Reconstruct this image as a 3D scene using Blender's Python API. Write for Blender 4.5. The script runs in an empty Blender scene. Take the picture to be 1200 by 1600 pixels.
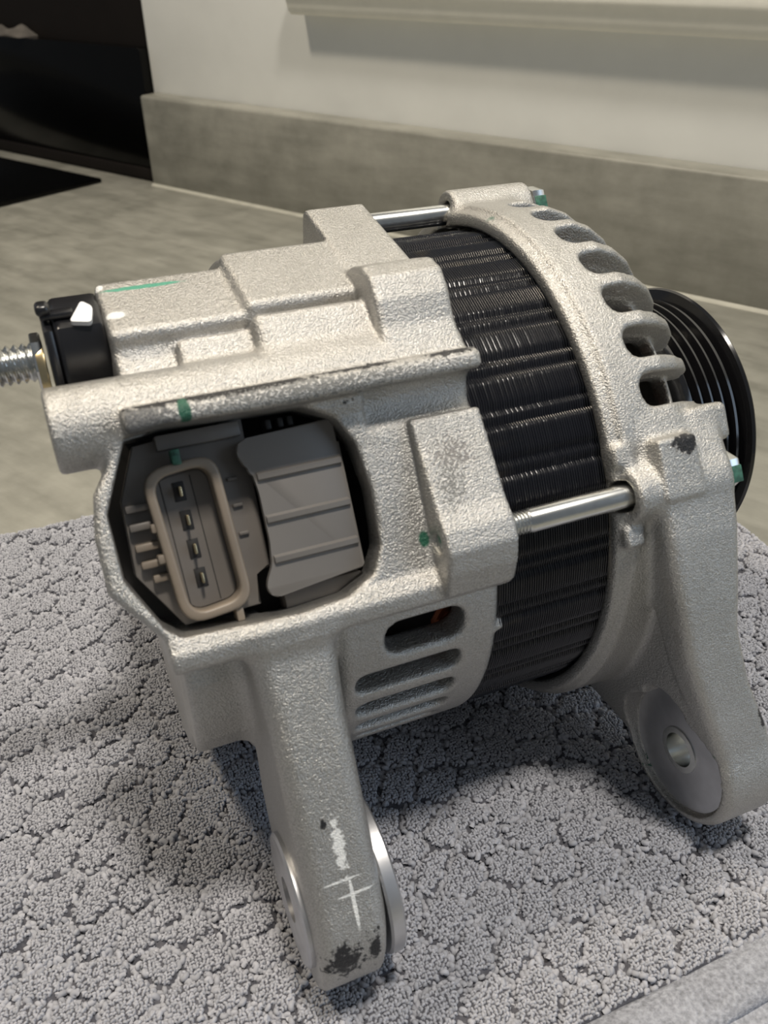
import bpy, bmesh, math, random
import numpy as np
from mathutils import Vector, Matrix
random.seed(7); rng = np.random.default_rng(11)

# ------------------------------------------------------------------ camera
# Everything is laid out in centimetres and scaled by CM. X runs along the alternator shaft
# (towards the pulley), Z is up, the counter top is z = 0, the shaft is SH above it.
CM = 0.01
SH = 7.4
scene = bpy.context.scene
col = scene.collection
R_ = math.radians
PITCH, ROLL, YAW, FPX = R_(34.4276), R_(0.36), R_(67.6082), 1316.0
cam_data = bpy.data.cameras.new('camera')
cam = bpy.data.objects.new('camera', cam_data)
col.objects.link(cam)
fh = Vector((math.cos(YAW), math.sin(YAW), 0)); rt = Vector((math.sin(YAW), -math.cos(YAW), 0)); up = Vector((0, 0, 1))
fwd = math.cos(PITCH) * fh - math.sin(PITCH) * up
dn = -(math.sin(PITCH) * fh + math.cos(PITCH) * up)
cr = math.cos(ROLL) * rt + math.sin(ROLL) * dn
cd = -math.sin(ROLL) * rt + math.cos(ROLL) * dn
m = Matrix((cr, -cd, -fwd)).transposed().to_4x4()
m.translation = Vector((-10.607, -18.465, 12.647 + SH)) * CM
cam.matrix_world = m
cam_data.sensor_fit = 'VERTICAL'; cam_data.sensor_height = 36.0; cam_data.sensor_width = 27.0
cam_data.lens = FPX / 1600.0 * 36.0
cam_data.clip_start = 0.01; cam_data.clip_end = 50
cam_data.dof.use_dof = True; cam_data.dof.focus_distance = 0.235; cam_data.dof.aperture_fstop = 26
scene.camera = cam

# ------------------------------------------------------------------ world, lights, exposure
world = bpy.data.worlds.new('room_light'); scene.world = world; world.use_nodes = True
bg = world.node_tree.nodes['Background']
bg.inputs[0].default_value = (0.86, 0.93, 1.0, 1); bg.inputs[1].default_value = 0.15
def area(name, loc, target, size, power, colr):
    l = bpy.data.lights.new(name, 'AREA'); l.shape = 'RECTANGLE'; l.size, l.size_y = size
    l.energy = power; l.color = colr
    o = bpy.data.objects.new(name, l); col.objects.link(o)
    o.location = loc
    o.rotation_euler = (Vector(target) - Vector(loc)).to_track_quat('-Z', 'Y').to_euler()
    return o
area('ceiling_lamp_light', (0.02, -0.22, 1.30), (0.0, 0.0, 0.05), (0.13, 0.13), 12.0, (1.0, 0.93, 0.83))
area('second_lamp_light', (-0.55, 0.36, 1.28), (0.0, 0.0, 0.05), (0.15, 0.15), 9.5, (1.0, 0.87, 0.68))
area('window_light', (1.7, -1.3, 0.9), (0.0, 0.0, 0.05), (1.5, 1.5), 12, (0.62, 0.79, 1.0))
scene.view_settings.view_transform = 'Standard'
scene.view_settings.look = 'None'
scene.view_settings.gamma = 1
scene.view_settings.use_curve_mapping = False
scene.view_settings.exposure = 0.08

# ------------------------------------------------------------------ helpers
def tag(o, label=None, cat=None, group=None, kind=None):
    if label: o['label'] = label
    if cat: o['category'] = cat
    if group: o['group'] = group
    if kind: o['kind'] = kind
    return o
def link(name, me, mat, parent=None, smooth=True, angle=None):
    o = bpy.data.objects.new(name, me); col.objects.link(o)
    if mat is not None: me.materials.append(mat)
    if smooth:
        me.polygons.foreach_set('use_smooth', np.ones(len(me.polygons), bool))
        if angle: me.set_sharp_from_angle(angle=R_(angle))
    if parent: o.parent = parent
    return o
def mesh_from(name, verts, faces):
    me = bpy.data.meshes.new(name)
    me.from_pydata([tuple(np.asarray(v, float) * CM) for v in verts], [], [tuple(int(i) for i in f) for f in faces])
    me.update(); return me
def bm_obj(name, bm, mat, parent=None, smooth=True, angle=35):
    bmesh.ops.recalc_face_normals(bm, faces=bm.faces)
    bmesh.ops.scale(bm, vec=(CM, CM, CM), verts=bm.verts)
    me = bpy.data.meshes.new(name); bm.to_mesh(me); bm.free()
    return link(name, me, mat, parent, smooth, angle)
def box_bm(bm, lo, hi, bev=0.0, seg=2, mat=None):
    lo = Vector(lo); hi = Vector(hi); c = (lo + hi) / 2; s = hi - lo
    r = bmesh.ops.create_cube(bm, size=1.0, matrix=Matrix.Translation(c) @ Matrix.Diagonal((*s, 1)))
    vs = r['verts']
    if bev > 0:
        es = list({e for v in vs for e in v.link_edges})
        r2 = bmesh.ops.bevel(bm, geom=es, offset=bev, segments=seg, profile=0.5, affect='EDGES', clamp_overlap=True)
        vs = list({v for f in r2['faces'] for v in f.verts} | {v for v in vs if v.is_valid})
    if mat is not None: bmesh.ops.transform(bm, matrix=mat, verts=vs)
    return vs
def lathe(profile, nseg=96, closed=False, c=(0, 0)):
    """profile of (x, r) turned about the X axis through (y, z) = c"""
    P = np.array(profile, float); k = len(P)
    a = np.linspace(0, 2 * np.pi, nseg, endpoint=False)
    v = np.zeros((nseg, k, 3)); v[:, :, 0] = P[None, :, 0]
    v[:, :, 1] = c[0] + P[None, :, 1] * np.cos(a)[:, None]; v[:, :, 2] = c[1] + P[None, :, 1] * np.sin(a)[:, None]
    f = []
    kk = k if closed else k - 1
    for i in range(nseg):
        j = (i + 1) % nseg
        for q in range(kk):
            q2 = (q + 1) % k
            f.append((i * k + q, i * k + q2, j * k + q2, j * k + q))
    if not closed:
        f.append([i * k for i in range(nseg)]); f.append([i * k + k - 1 for i in reversed(range(nseg))])
    return v.reshape(-1, 3), f
def prism_bm(bm, pts, lo, hi, axes, bev=0.0, seg=2):
    """polygon pts in the two axes given, extruded along the third from lo to hi"""
    third = ({0, 1, 2} - set(axes)).pop()
    def mk(p, h):
        v = [0, 0, 0]; v[axes[0]] = p[0]; v[axes[1]] = p[1]; v[third] = h; return bm.verts.new(v)
    a = [mk(p, lo) for p in pts]; b = [mk(p, hi) for p in pts]
    fs = [bm.faces.new(a), bm.faces.new(list(reversed(b)))]
    n = len(pts)
    for i in range(n): fs.append(bm.faces.new((a[i], a[(i + 1) % n], b[(i + 1) % n], b[i])))
    if bev > 0:
        es = list(fs[1].edges) + list(fs[0].edges)
        bmesh.ops.bevel(bm, geom=es, offset=bev, segments=seg, profile=0.5, affect='EDGES', clamp_overlap=True)
def rounded_poly(pts, rad, seg=5):
    out = []; n = len(pts)
    rad = rad if isinstance(rad, (list, tuple)) else [rad] * n
    for i in range(n):
        p = Vector(pts[i]); a = Vector(pts[i - 1]); b = Vector(pts[(i + 1) % n])
        da = (a - p); db = (b - p); r = min(rad[i], da.length * .49, db.length * .49)
        A = p + da.normalized() * r; B = p + db.normalized() * r
        for k in range(seg + 1):
            t = k / seg; q = A * (1 - t) ** 2 + p * 2 * t * (1 - t) + B * t * t
            out.append((q.x, q.y))
    return out

# ---- distance-field modelling of the castings
def smin(a, b, k):
    if k <= 0: return np.minimum(a, b)
    h = np.clip(0.5 + 0.5 * (b - a) / k, 0, 1)
    return b * (1 - h) + a * h - k * h * (1 - h)
def smax(a, b, k): return -smin(-a, -b, k)
class Grid:
    def __init__(s, lo, hi, h):
        s.h = h; s.lo = np.array(lo, np.float32)
        s.n = [int(round((b - a) / h)) + 1 for a, b in zip(lo, hi)]
        s.ax = [(lo[i] + h * np.arange(s.n[i])).astype(np.float32) for i in range(3)]
        s.f = np.full(s.n, 1.0, np.float32)
    def sl(s, bb, mg):
        if bb is None: return (slice(None),) * 3
        r = []
        for i in range(3):
            a = int(np.floor((bb[0][i] - mg - s.lo[i]) / s.h)); b = int(np.ceil((bb[1][i] + mg - s.lo[i]) / s.h)) + 1
            r.append(slice(max(a, 0), max(min(b, s.n[i]), 1)))
        return tuple(r)
    def xyz(s, q): return s.ax[0][q[0]][:, None, None], s.ax[1][q[1]][None, :, None], s.ax[2][q[2]][None, None, :]
    def add(s, fn, bb=None, k=0.0):
        q = s.sl(bb, max(k, 0) + 3 * s.h); s.f[q] = smin(s.f[q], fn(*s.xyz(q)).astype(np.float32), k)
    def cut(s, fn, bb=None, k=0.0):
        q = s.sl(bb, max(k, 0) + 3 * s.h); s.f[q] = smax(s.f[q], -fn(*s.xyz(q)).astype(np.float32), k)
    def mesh(s, name):
        f = s.f; f = np.pad(f, 1, constant_values=1.0); lo = s.lo - s.h
        S = f < 0; n = np.array(f.shape); nc = n - 1
        c = [S[i:n[0] - 1 + i, j:n[1] - 1 + j, k:n[2] - 1 + k] for i in (0, 1) for j in (0, 1) for k in (0, 1)]
        allin = c[0].copy(); anyin = c[0].copy()
        for q in c[1:]: allin &= q; anyin |= q
        act = anyin & ~allin
        idx = np.argwhere(act); nid = np.full(nc, -1, np.int64); nid[act] = np.arange(len(idx))
        acc = np.zeros((len(idx), 3)); cnt = np.zeros(len(idx))
        corners = np.array([(i, j, k) for i in (0, 1) for j in (0, 1) for k in (0, 1)])
        val = [f[idx[:, 0] + o[0], idx[:, 1] + o[1], idx[:, 2] + o[2]] for o in corners]
        for a in range(8):
            for b in range(a + 1, 8):
                if np.abs(corners[a] - corners[b]).sum() != 1: continue
                va, vb = val[a], val[b]; mk = (va < 0) != (vb < 0)
                t = np.where(mk, va / np.where(mk, va - vb, 1), 0)
                p = corners[a] + t[:, None] * (corners[b] - corners[a])
                acc += p * mk[:, None]; cnt += mk
        V = (idx + acc / cnt[:, None]) * s.h + lo
        F = []
        for d in range(3):
            e1, e2 = [(1, 2), (2, 0), (0, 1)][d]
            A = np.take(S, range(n[d] - 1), d); B = np.take(S, range(1, n[d]), d)
            ch = np.argwhere(A != B)
            ch = ch[(ch[:, e1] > 0) & (ch[:, e2] > 0) & (ch[:, e1] < nc[e1]) & (ch[:, e2] < nc[e2])]
            fl = A[ch[:, 0], ch[:, 1], ch[:, 2]]
            def at(o1, o2):
                q = ch.copy(); q[:, e1] += o1; q[:, e2] += o2; return nid[q[:, 0], q[:, 1], q[:, 2]]
            quad = np.stack([at(-1, -1), at(0, -1), at(0, 0), at(-1, 0)], 1)
            quad[~fl] = quad[~fl][:, ::-1]
            F.append(quad)
        F = np.concatenate(F); F = F[(F >= 0).all(1)]
        me = bpy.data.meshes.new(name)
        me.vertices.add(len(V)); me.vertices.foreach_set('co', (V * CM).astype(np.float32).ravel())
        me.loops.add(len(F) * 4); me.loops.foreach_set('vertex_index', F.ravel().astype(np.int32))
        me.polygons.add(len(F)); me.polygons.foreach_set('loop_start', np.arange(0, len(F) * 4, 4, dtype=np.int32))
        me.update(calc_edges=True); me.validate()
        return me
def d_ext(d2, w, r=0.0):
    d2 = d2 + r; w = w + r
    return np.minimum(np.maximum(d2, w), 0) + np.hypot(np.maximum(d2, 0), np.maximum(w, 0)) - r
def d_box(lo, hi, r=0.0):
    c = [(a + b) / 2 for a, b in zip(lo, hi)]; e = [(b - a) / 2 - r for a, b in zip(lo, hi)]
    def fn(x, t, n):
        qx, qt, qn = np.abs(x - c[0]) - e[0], np.abs(t - c[1]) - e[1], np.abs(n - c[2]) - e[2]
        return np.sqrt(np.maximum(qx, 0) ** 2 + np.maximum(qt, 0) ** 2 + np.maximum(qn, 0) ** 2) + np.minimum(np.maximum(np.maximum(qx, qt), qn), 0) - r
    return fn
def d_cylx(x0, x1, ct, cn, rad, r=0.0):
    def fn(x, t, n): return d_ext(np.hypot(t - ct, n - cn) - rad, np.abs(x - (x0 + x1) / 2) - (x1 - x0) / 2, r)
    return fn
def poly2(a, b, pts):
    P = np.array(pts, np.float32); a = np.asarray(a, np.float32); b = np.asarray(b, np.float32)
    d = None; s = 1.0; n = len(P)
    for i in range(n):
        j = i - 1; ex, ey = P[j] - P[i]; wx, wy = a - P[i][0], b - P[i][1]
        h = np.clip((wx * ex + wy * ey) / (ex * ex + ey * ey + 1e-12), 0, 1)
        dd = (wx - ex * h) ** 2 + (wy - ey * h) ** 2
        d = dd if d is None else np.minimum(d, dd)
        c1 = b >= P[i][1]; c2 = b < P[j][1]; c3 = (ex * wy) > (ey * wx)
        flip = (c1 & c2 & c3) | (~c1 & ~c2 & ~c3)
        s = s * np.where(flip, -1.0, 1.0)
    return s * np.sqrt(d)
def d_prism_tn(pts, x0, x1, r=0.0):
    def fn(x, t, n): return d_ext(poly2(t, n, pts), np.abs(x - (x0 + x1) / 2) - (x1 - x0) / 2, r)
    return fn
def d_prism_xt(pts, n0, n1, r=0.0):
    def fn(x, t, n): return d_ext(poly2(x, t, pts), np.abs(n - (n0 + n1) / 2) - (n1 - n0) / 2, r)
    return fn
def d_rotbox(ang, x0, x1, s0, s1, d0, d1, r=0.0):
    """box whose outer face is square to the direction ang (degrees above the camera-side horizontal)"""
    be = R_(ang - 32); cb, sb = math.cos(be), math.sin(be); bx = d_box((x0, s0, d0), (x1, s1, d1), r)
    def fn(x, t, n): return bx(x, t * cb - n * sb, n * cb + t * sb)
    return fn
def tn(y, z):   # world y, z about the shaft -> casting frame t, n
    return (y * math.sin(R_(32)) + z * math.cos(R_(32)), -y * math.cos(R_(32)) + z * math.sin(R_(32)))

# ---- material helpers
def new_mat(name):
    m = bpy.data.materials.new(name); m.use_nodes = True
    return m, m.node_tree.nodes, m.node_tree.links, m.node_tree.nodes['Principled BSDF']
def texco(nd, kind='Object'):
    n = nd.new('ShaderNodeTexCoord'); return n.outputs[kind]
def noise(nd, lk, vec, scale, detail=3, rough=.55):
    n = nd.new('ShaderNodeTexNoise'); n.inputs['Scale'].default_value = scale; n.inputs['Detail'].default_value = detail
    n.inputs['Roughness'].default_value = rough; lk.new(vec, n.inputs['Vector']); return n.outputs['Fac']
def ramp(nd, lk, fac, stops):
    n = nd.new('ShaderNodeValToRGB'); e = n.color_ramp.elements
    while len(e) < len(stops): e.new(0.5)
    for el, (p, c) in zip(e, stops): el.position = p; el.color = (*c, 1) if len(c) == 3 else c
    lk.new(fac, n.inputs[0]); return n.outputs[0]
def mix(nd, lk, fac, a, b, mode='MIX'):
    n = nd.new('ShaderNodeMix'); n.data_type = 'RGBA'; n.blend_type = mode
    for s, v in ((n.inputs[0], fac), (n.inputs[6], a), (n.inputs[7], b)):
        if hasattr(v, 'links'): lk.new(v, s)
        elif isinstance(v, (int, float)): s.default_value = v
        else: s.default_value = (*v, 1)
    return n.outputs[2]
def math_n(nd, lk, op, a, b=None, clamp=False):
    n = nd.new('ShaderNodeMath'); n.operation = op; n.use_clamp = clamp
    for i, v in enumerate((a, b)):
        if v is None: continue
        if hasattr(v, 'links'): lk.new(v, n.inputs[i])
        else: n.inputs[i].default_value = v
    return n.outputs[0]
def bump(nd, lk, h, dist, strength=1.0, normal=None):
    n = nd.new('ShaderNodeBump'); n.inputs['Strength'].default_value = strength; n.inputs['Distance'].default_value = dist
    lk.new(h, n.inputs['Height'])
    if normal is not None: lk.new(normal, n.inputs['Normal'])
    return n.outputs[0]
def spot(nd, lk, vec, c, rad, wob, edge=0.25):
    """paint or scuff mask: an ellipsoid (cm) whose edge is broken up by the noise wob"""
    s = nd.new('ShaderNodeVectorMath'); s.operation = 'SUBTRACT'; lk.new(vec, s.inputs[0]); s.inputs[1].default_value = [q * CM for q in c]
    d = nd.new('ShaderNodeVectorMath'); d.operation = 'DIVIDE'; lk.new(s.outputs[0], d.inputs[0]); d.inputs[1].default_value = [q * CM for q in rad]
    l = nd.new('ShaderNodeVectorMath'); l.operation = 'LENGTH'; lk.new(d.outputs[0], l.inputs[0])
    v = math_n(nd, lk, 'ADD', l.outputs['Value'], wob)
    r = nd.new('ShaderNodeMapRange'); r.inputs[1].default_value = 1.0; r.inputs[2].default_value = 1.0 - edge
    lk.new(v, r.inputs[0]); return r.outputs[0]
def cast_metal(name, spots=()):
    m, nd, lk, b = new_mat(name); v = texco(nd)
    g = noise(nd, lk, v, 3000, 2); g2 = noise(nd, lk, v, 1500, 3); big = noise(nd, lk, v, 45, 4)
    c = ramp(nd, lk, big, [(.3, (.43, .42, .395)), (.7, (.53, .52, .50))])
    c = mix(nd, lk, .35, c, ramp(nd, lk, g, [(.35, (.26, .25, .24)), (.65, (.74, .73, .71))]))
    rough = ramp(nd, lk, g2, [(.3, (.32,) * 3), (.7, (.47,) * 3)])
    met = 0.9
    w = math_n(nd, lk, 'MULTIPLY', math_n(nd, lk, 'SUBTRACT', noise(nd, lk, v, 650, 4, .7), .5), 2.4)
    w2 = math_n(nd, lk, 'MULTIPLY', w, .25)
    w3 = math_n(nd, lk, 'ADD', math_n(nd, lk, 'MULTIPLY', math_n(nd, lk, 'SUBTRACT', noise(nd, lk, v, 1500, 3, .7), .5), 5.5), .35)
    metal = None
    for (cc, rr, colr, strong) in spots:
        msk = spot(nd, lk, v, cc, rr, w3 if strong == 2 else (w if strong else w2))
        c = mix(nd, lk, msk, c, colr)
        inv = math_n(nd, lk, 'SUBTRACT', 1.0, msk)
        metal = inv if metal is None else math_n(nd, lk, 'MULTIPLY', metal, inv)
    lk.new(c, b.inputs['Base Color']); lk.new(rough, b.inputs['Roughness'])
    if metal is not None: lk.new(math_n(nd, lk, 'MULTIPLY', metal, met), b.inputs['Metallic'])
    else: b.inputs['Metallic'].default_value = met
    h = math_n(nd, lk, 'ADD', math_n(nd, lk, 'MULTIPLY', g, .6), math_n(nd, lk, 'MULTIPLY', g2, .7))
    lk.new(bump(nd, lk, h, .00034, .9), b.inputs['Normal'])
    return m
def plain(name, colr, rough, metal=0.0, spec=.5, nscale=None, namp=.12, bdist=0.0, coat=0):
    m, nd, lk, b = new_mat(name)
    b.inputs['Roughness'].default_value = rough; b.inputs['Metallic'].default_value = metal; b.inputs['Specular IOR Level'].default_value = spec
    b.inputs['Coat Weight'].default_value = coat
    v = texco(nd); n = noise(nd, lk, v, nscale or 300, 4)
    lo = tuple(q * (1 - namp) for q in colr); hi = tuple(min(1, q * (1 + namp)) for q in colr)
    lk.new(ramp(nd, lk, n, [(.3, lo), (.7, hi)]), b.inputs['Base Color'])
    if bdist: lk.new(bump(nd, lk, n, bdist, .6), b.inputs['Normal'])
    return m
def concrete(name, a, b_, c_):
    m, nd, lk, b = new_mat(name); v = texco(nd)
    n1 = noise(nd, lk, v, 7, 6, .62); n2 = noise(nd, lk, v, 40, 5, .65)
    mp = nd.new('ShaderNodeMapping'); mp.inputs['Scale'].default_value = (1, 5, 5); mp.inputs['Rotation'].default_value = (0, 0, R_(32)); lk.new(v, mp.inputs[0])
    n3 = noise(nd, lk, mp.outputs[0], 12, 5, .6)
    c = ramp(nd, lk, n1, [(.32, a), (.5, b_), (.68, c_)])
    c = mix(nd, lk, .45, c, ramp(nd, lk, n3, [(.35, a), (.65, c_)]))
    c = mix(nd, lk, .25, c, ramp(nd, lk, n2, [(.35, a), (.65, c_)]))
    lk.new(c, b.inputs['Base Color']); b.inputs['Roughness'].default_value = .42
    lk.new(ramp(nd, lk, n2, [(.3, (.36,) * 3), (.7, (.52,) * 3)]), b.inputs['Roughness'])
    lk.new(bump(nd, lk, n2, .0006, .3), b.inputs['Normal'])
    return m

M = {}
M['concrete'] = concrete('polished_concrete', (.15, .148, .126), (.25, .246, .212), (.37, .362, .318))
M['wall'] = plain('painted_wall', (.86, .87, .845), .6, nscale=20, namp=.03, bdist=.0006)
M['sill'] = plain('cream_gloss_paint', (.93, .915, .83), .35, nscale=60, namp=.03, bdist=.0005)
M['black_glass'] = plain('black_glass', (.002, .002, .002), .16, spec=.18, nscale=30)
M['dark_panel'] = plain('dark_brown_panel', (.008, .006, .005), .6, spec=.2, nscale=30)
M['towel'] = plain('shaded_terry_base', (.10, .10, .115), .95, spec=.1, nscale=500, namp=.2)  # towel ground darkened, shade between the loops put into its colour
M['loop'] = plain('grey_terry_loops', (.40, .40, .435), .9, spec=.12, nscale=220, namp=.22)
m_, nd, lk, b_ = new_mat('grey_terry_loops'); oi_ = nd.new('ShaderNodeObjectInfo')
lk.new(ramp(nd, lk, oi_.outputs['Random'], [(0, (.33, .335, .365)), (1, (.45, .455, .495))]), b_.inputs['Base Color']); b_.inputs['Roughness'].default_value = .95; b_.inputs['Specular IOR Level'].default_value = .1
M['loop'] = m_
M['hem'] = plain('grey_woven_hem', (.31, .32, .355), .92, spec=.1, nscale=900, namp=.35, bdist=.0009)
M['cloth'] = plain('grey_cloth', (.10, .09, .08), .9, nscale=90, namp=.25)
M['steel'] = plain('zinc_steel', (.66, .67, .66), .24, 1.0, nscale=250, namp=.12)
M['machined'] = plain('machined_aluminium', (.56, .56, .58), .38, .9, nscale=160, namp=.10)
M['black_plastic'] = plain('black_plastic', (.012, .012, .014), .28, spec=.6, nscale=200)
M['grey_plastic'] = plain('grey_brown_plastic', (.150, .135, .122), .42, nscale=70, namp=.10)
M['warm_lit_plastic'] = plain('warm_lit_plastic', (.225, .185, .145), .42, nscale=70, namp=.14)  # same grey-brown plastic, with warm lamp light put into its colour
M['cover'] = plain('grey_cover_plastic', (.185, .172, .160), .40, nscale=40, namp=.07)
M['dark'] = plain('dark_interior', (.015, .014, .014), .6, nscale=80)
M['copper'] = plain('enamelled_copper', (.35, .10, .045), .3, .6, nscale=100)
M['pulley'] = plain('black_gloss_paint', (.006, .006, .007), .14, spec=.7, nscale=90)
M['brass'] = plain('tinned_brass', (.62, .50, .30), .25, 1.0, nscale=200)
GREEN, WHITE, BLACK, SCUFF = (.015, .10, .06), (.80, .81, .80), (.012, .012, .014), (.13, .13, .13)
M['green'] = plain('green_paint', (.03, .11, .075), .5, nscale=900, namp=.5)
# stator varnish with rubbed patches where bare steel shows
m_, nd, lk, b_ = new_mat('stator_varnish'); v = texco(nd)
n1 = noise(nd, lk, v, 60, 4, .6)
mp = nd.new('ShaderNodeMapping'); mp.inputs['Scale'].default_value = (.35, 1, 1); lk.new(v, mp.inputs[0])
n2 = noise(nd, lk, mp.outputs[0], 230, 4, .6)
k_ = math_n(nd, lk, 'MULTIPLY', n1, n2)
c_ = ramp(nd, lk, k_, [(.33, (.008, .009, .014)), (.42, (.03, .027, .024)), (.52, (.14, .115, .08))])
lk.new(c_, b_.inputs['Base Color']); b_.inputs['Roughness'].default_value = .30; b_.inputs['Specular IOR Level'].default_value = .7; b_.inputs['Coat Weight'].default_value = .3; b_.inputs['Coat Roughness'].default_value = .22
M['stator'] = m_

# ------------------------------------------------------------------ the setting
YW = R_(121.185)                       # direction in which the back wall runs off to the left
Wd = Vector((math.cos(YW), math.sin(YW), 0)); Wn = Vector((-math.sin(YW), math.cos(YW), 0))
WALL0 = -37.25                          # distance of the backsplash face along Wn
def wall_frame():                       # local x along the wall to the left, y away from the wall into the room
    mm = Matrix((Wd, Wn, Vector((0, 0, 1)))).transposed().to_4x4(); mm.translation = Wn * WALL0 * CM; return mm
def wall_box(name, parts, mat, bev=.15, seg=2, angle=40):
    bm = bmesh.new()
    for lo, hi in parts: box_bm(bm, lo, hi, bev, seg)
    o = bm_obj(name, bm, mat, None, True, angle); o.matrix_world = wall_frame(); return o
# local frame check: Wd x Wn points up or down -> keep right handed
if Wd.cross(Wn).z < 0: raise RuntimeError
o = wall_box('countertop', [((-80, -1.0, -4), (170, 78, 0))], M['concrete'], .12)
tag(o, 'mottled grey polished concrete kitchen worktop', 'worktop')
o = wall_box('backsplash', [((-80, -2.2, 0.01), (58.75, 0, 7.96))], M['concrete'], .28, 3)
tag(o, 'low grey concrete upstand along the back of the worktop', 'upstand')
bm = bmesh.new(); prism_bm(bm, [(-.02, 0), (.30, .005), (.16, .06), (.03, .16), (-.02, .2)], -80, 58.7, (1, 2))
bm_obj('sealant_bead', bm, plain('pale_sealant', (.42, .41, .35), .45, nscale=60), o)
o = wall_box('wall_back', [((-80, -12, -4), (59.3, -2.25, 90))], M['wall'], .1); tag(o, kind='structure')
o = wall_box('wall_alcove', [((59.3, -12, -4), (170, -3.0, 90))], M['dark_panel'], 0); tag(o, kind='structure')
# window-sill moulding on the wall
bm = bmesh.new()
prof = [(-2.25, 15.05), (-.75, 15.0), (-.45, 15.25), (-.30, 15.6), (-.15, 16.1), (.1, 16.35), (.25, 16.7), (.25, 18.2), (0, 18.5), (-2.25, 18.5)]
prism_bm(bm, prof, -80, 40.1, (1, 2))
o = bm_obj('trim_1', bm, M['sill'], None, True, 40); o.matrix_world = wall_frame(); tag(o, kind='structure')
# glass hob let into the worktop beyond the end of the wall
hob = wall_box('glass_hob', [((63.6, 2.2, 0.0), (121, 52, .45))], M['black_glass'], .15)
tag(hob, 'flat black glass hob lying on the concrete worktop', 'hob')
# black glass panel standing at the back of the alcove
pn = bpy.data.objects.new('splashback', None); col.objects.link(pn); pn.matrix_world = wall_frame()
tag(pn, 'glossy black panel standing behind the hob in the alcove', 'splashback')
bm = bmesh.new(); prism_bm(bm, rounded_poly([(59.4, 1.1), (59.4, 11.6), (90, 11.6), (90, 1.1)], [.1, .3, 2.5, .1], 8), -2.8, -1.3, (0, 2), .1)
bm_obj('glass_panel', bm, M['black_glass'], pn)
bm = bmesh.new(); box_bm(bm, (59.4, -2.9, 0), (140, -1.05, 1.1), .08)
bm_obj('base_rail', bm, M['dark_panel'], pn)
# crumpled cloth lying along the top edge of the black panel
g = 30; vs = []; fs = []
for i in range(g + 1):
    for j in range(13):
        u = i / g; w = j / 12 * math.pi
        rr = (.55 + .35 * math.sin(u * 9 + 1) * .6 + .25 * math.sin(u * 21)) * (1 - abs(2 * u - 1) ** 4 * .85)
        vs.append((77 + u * 16, -2.1 - math.cos(w) * (1.3 + .2 * math.sin(u * 13)) , 11.6 + max(.02, rr * 1.5 * math.sin(w) * (1 + .2 * math.sin(u * 30 + j)))))
for i in range(g):
    for j in range(12): fs.append((i * 13 + j, i * 13 + 13 + j, i * 13 + 14 + j, i * 13 + 1 + j))
for i in range(g): fs.append((i * 13, i * 13 + 12, i * 13 + 25, i * 13 + 13))
fs.append(tuple(range(13))); fs.append(tuple(range(g * 13 + 12, g * 13 - 1, -1)))
o = link('dish_cloth', mesh_from('dish_cloth', vs, fs), M['cloth']); o.matrix_world = wall_frame()
tag(o, 'crumpled grey cloth lying on the top edge of the black panel', 'cloth')

# ------------------------------------------------------------------ towel
TX0, TX1, TY0, TY1, THEM = -30.0, 13.4, -13.05, 13.0, -11.85
_jit = rng.uniform(-.30, .30, (64, 64, 2)); _drop = rng.uniform(0, 1, (64, 64))
def emboss(x, y):
    """1 along the creases of a loose diamond pattern"""
    u = (x * .80 + y * .60 + .25 * np.sin(y * .9)) / 1.25; w = (-x * .55 + y * .84 + .2 * np.sin(x * .8)) / .95
    iu = np.floor(u).astype(int); iw = np.floor(w).astype(int)
    f1 = np.full(x.shape, 9.0); f2 = f1.copy()
    for a in (-1, 0, 1):
        for b in (-1, 0, 1):
            q = _jit[(iu + a) % 64, (iw + b) % 64]
            d = np.hypot(iu + a + .5 * ((iw + b) % 2) * .9 + q[..., 0] - u + .25, iw + b + .5 + q[..., 1] - w)
            f2 = np.minimum(f2, np.maximum(f1, d)); f1 = np.minimum(f1, d)
    k = .55 + .45 * np.sin(x * 1.3 + 2 * np.sin(y * .7)) * np.sin(y * 1.1 - x * .4)
    return np.exp(-((f2 - f1) / .15) ** 2) * np.clip(k + .45, 0, 1)
def wave(x, y):
    return .05 * np.sin(x * .55 + .4 * y) + .04 * np.sin(y * .8 - x * .23 + 1)
tw = bpy.data.objects.new('towel', None); col.objects.link(tw)
tag(tw, 'grey terry towel with a textured weave spread under the alternator', 'towel')
nx, ny = 340, 200
X = np.linspace(TX0, TX1, nx); Y = np.linspace(THEM, TY1, ny)
gx, gy = np.meshgrid(X, Y, indexing='ij')
edge = np.minimum.reduce([TX1 - gx, gx - TX0, TY1 - gy, gy - THEM + .12])
fade = np.clip(edge / .45, 0, 1) ** .5
gx2 = gx + .10 * np.sin(gy * 1.1) * (gx > TX1 - .3); gy2 = gy + .14 * np.sin(gx * .7 + 1) * (gy > TY1 - .3)
gz = .03 + (.25 + wave(gx, gy) * .6 - .25 * emboss(gx, gy)) * fade
vt = np.stack([gx2, gy2, gz], -1).reshape(-1, 3)
vb = vt.copy(); vb[:, 2] = 0.0
nv = nx * ny; fs = []
for i in range(nx - 1):
    for j in range(ny - 1):
        a = i * ny + j; fs.append((a, a + ny, a + ny + 1, a + 1))
bd = [i * ny for i in range(nx)] + [(nx - 1) * ny + j for j in range(1, ny)] + [i * ny + ny - 1 for i in range(nx - 2, -1, -1)] + [j for j in range(ny - 2, 0, -1)]
vv = np.concatenate([vt, vb[bd]]); nb = len(bd)
for q in range(nb): fs.append((bd[(q + 1) % nb], bd[q], nv + q, nv + (q + 1) % nb))
link('ground_weave', mesh_from('ground_weave', vv, fs), M['towel'], tw)
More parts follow.
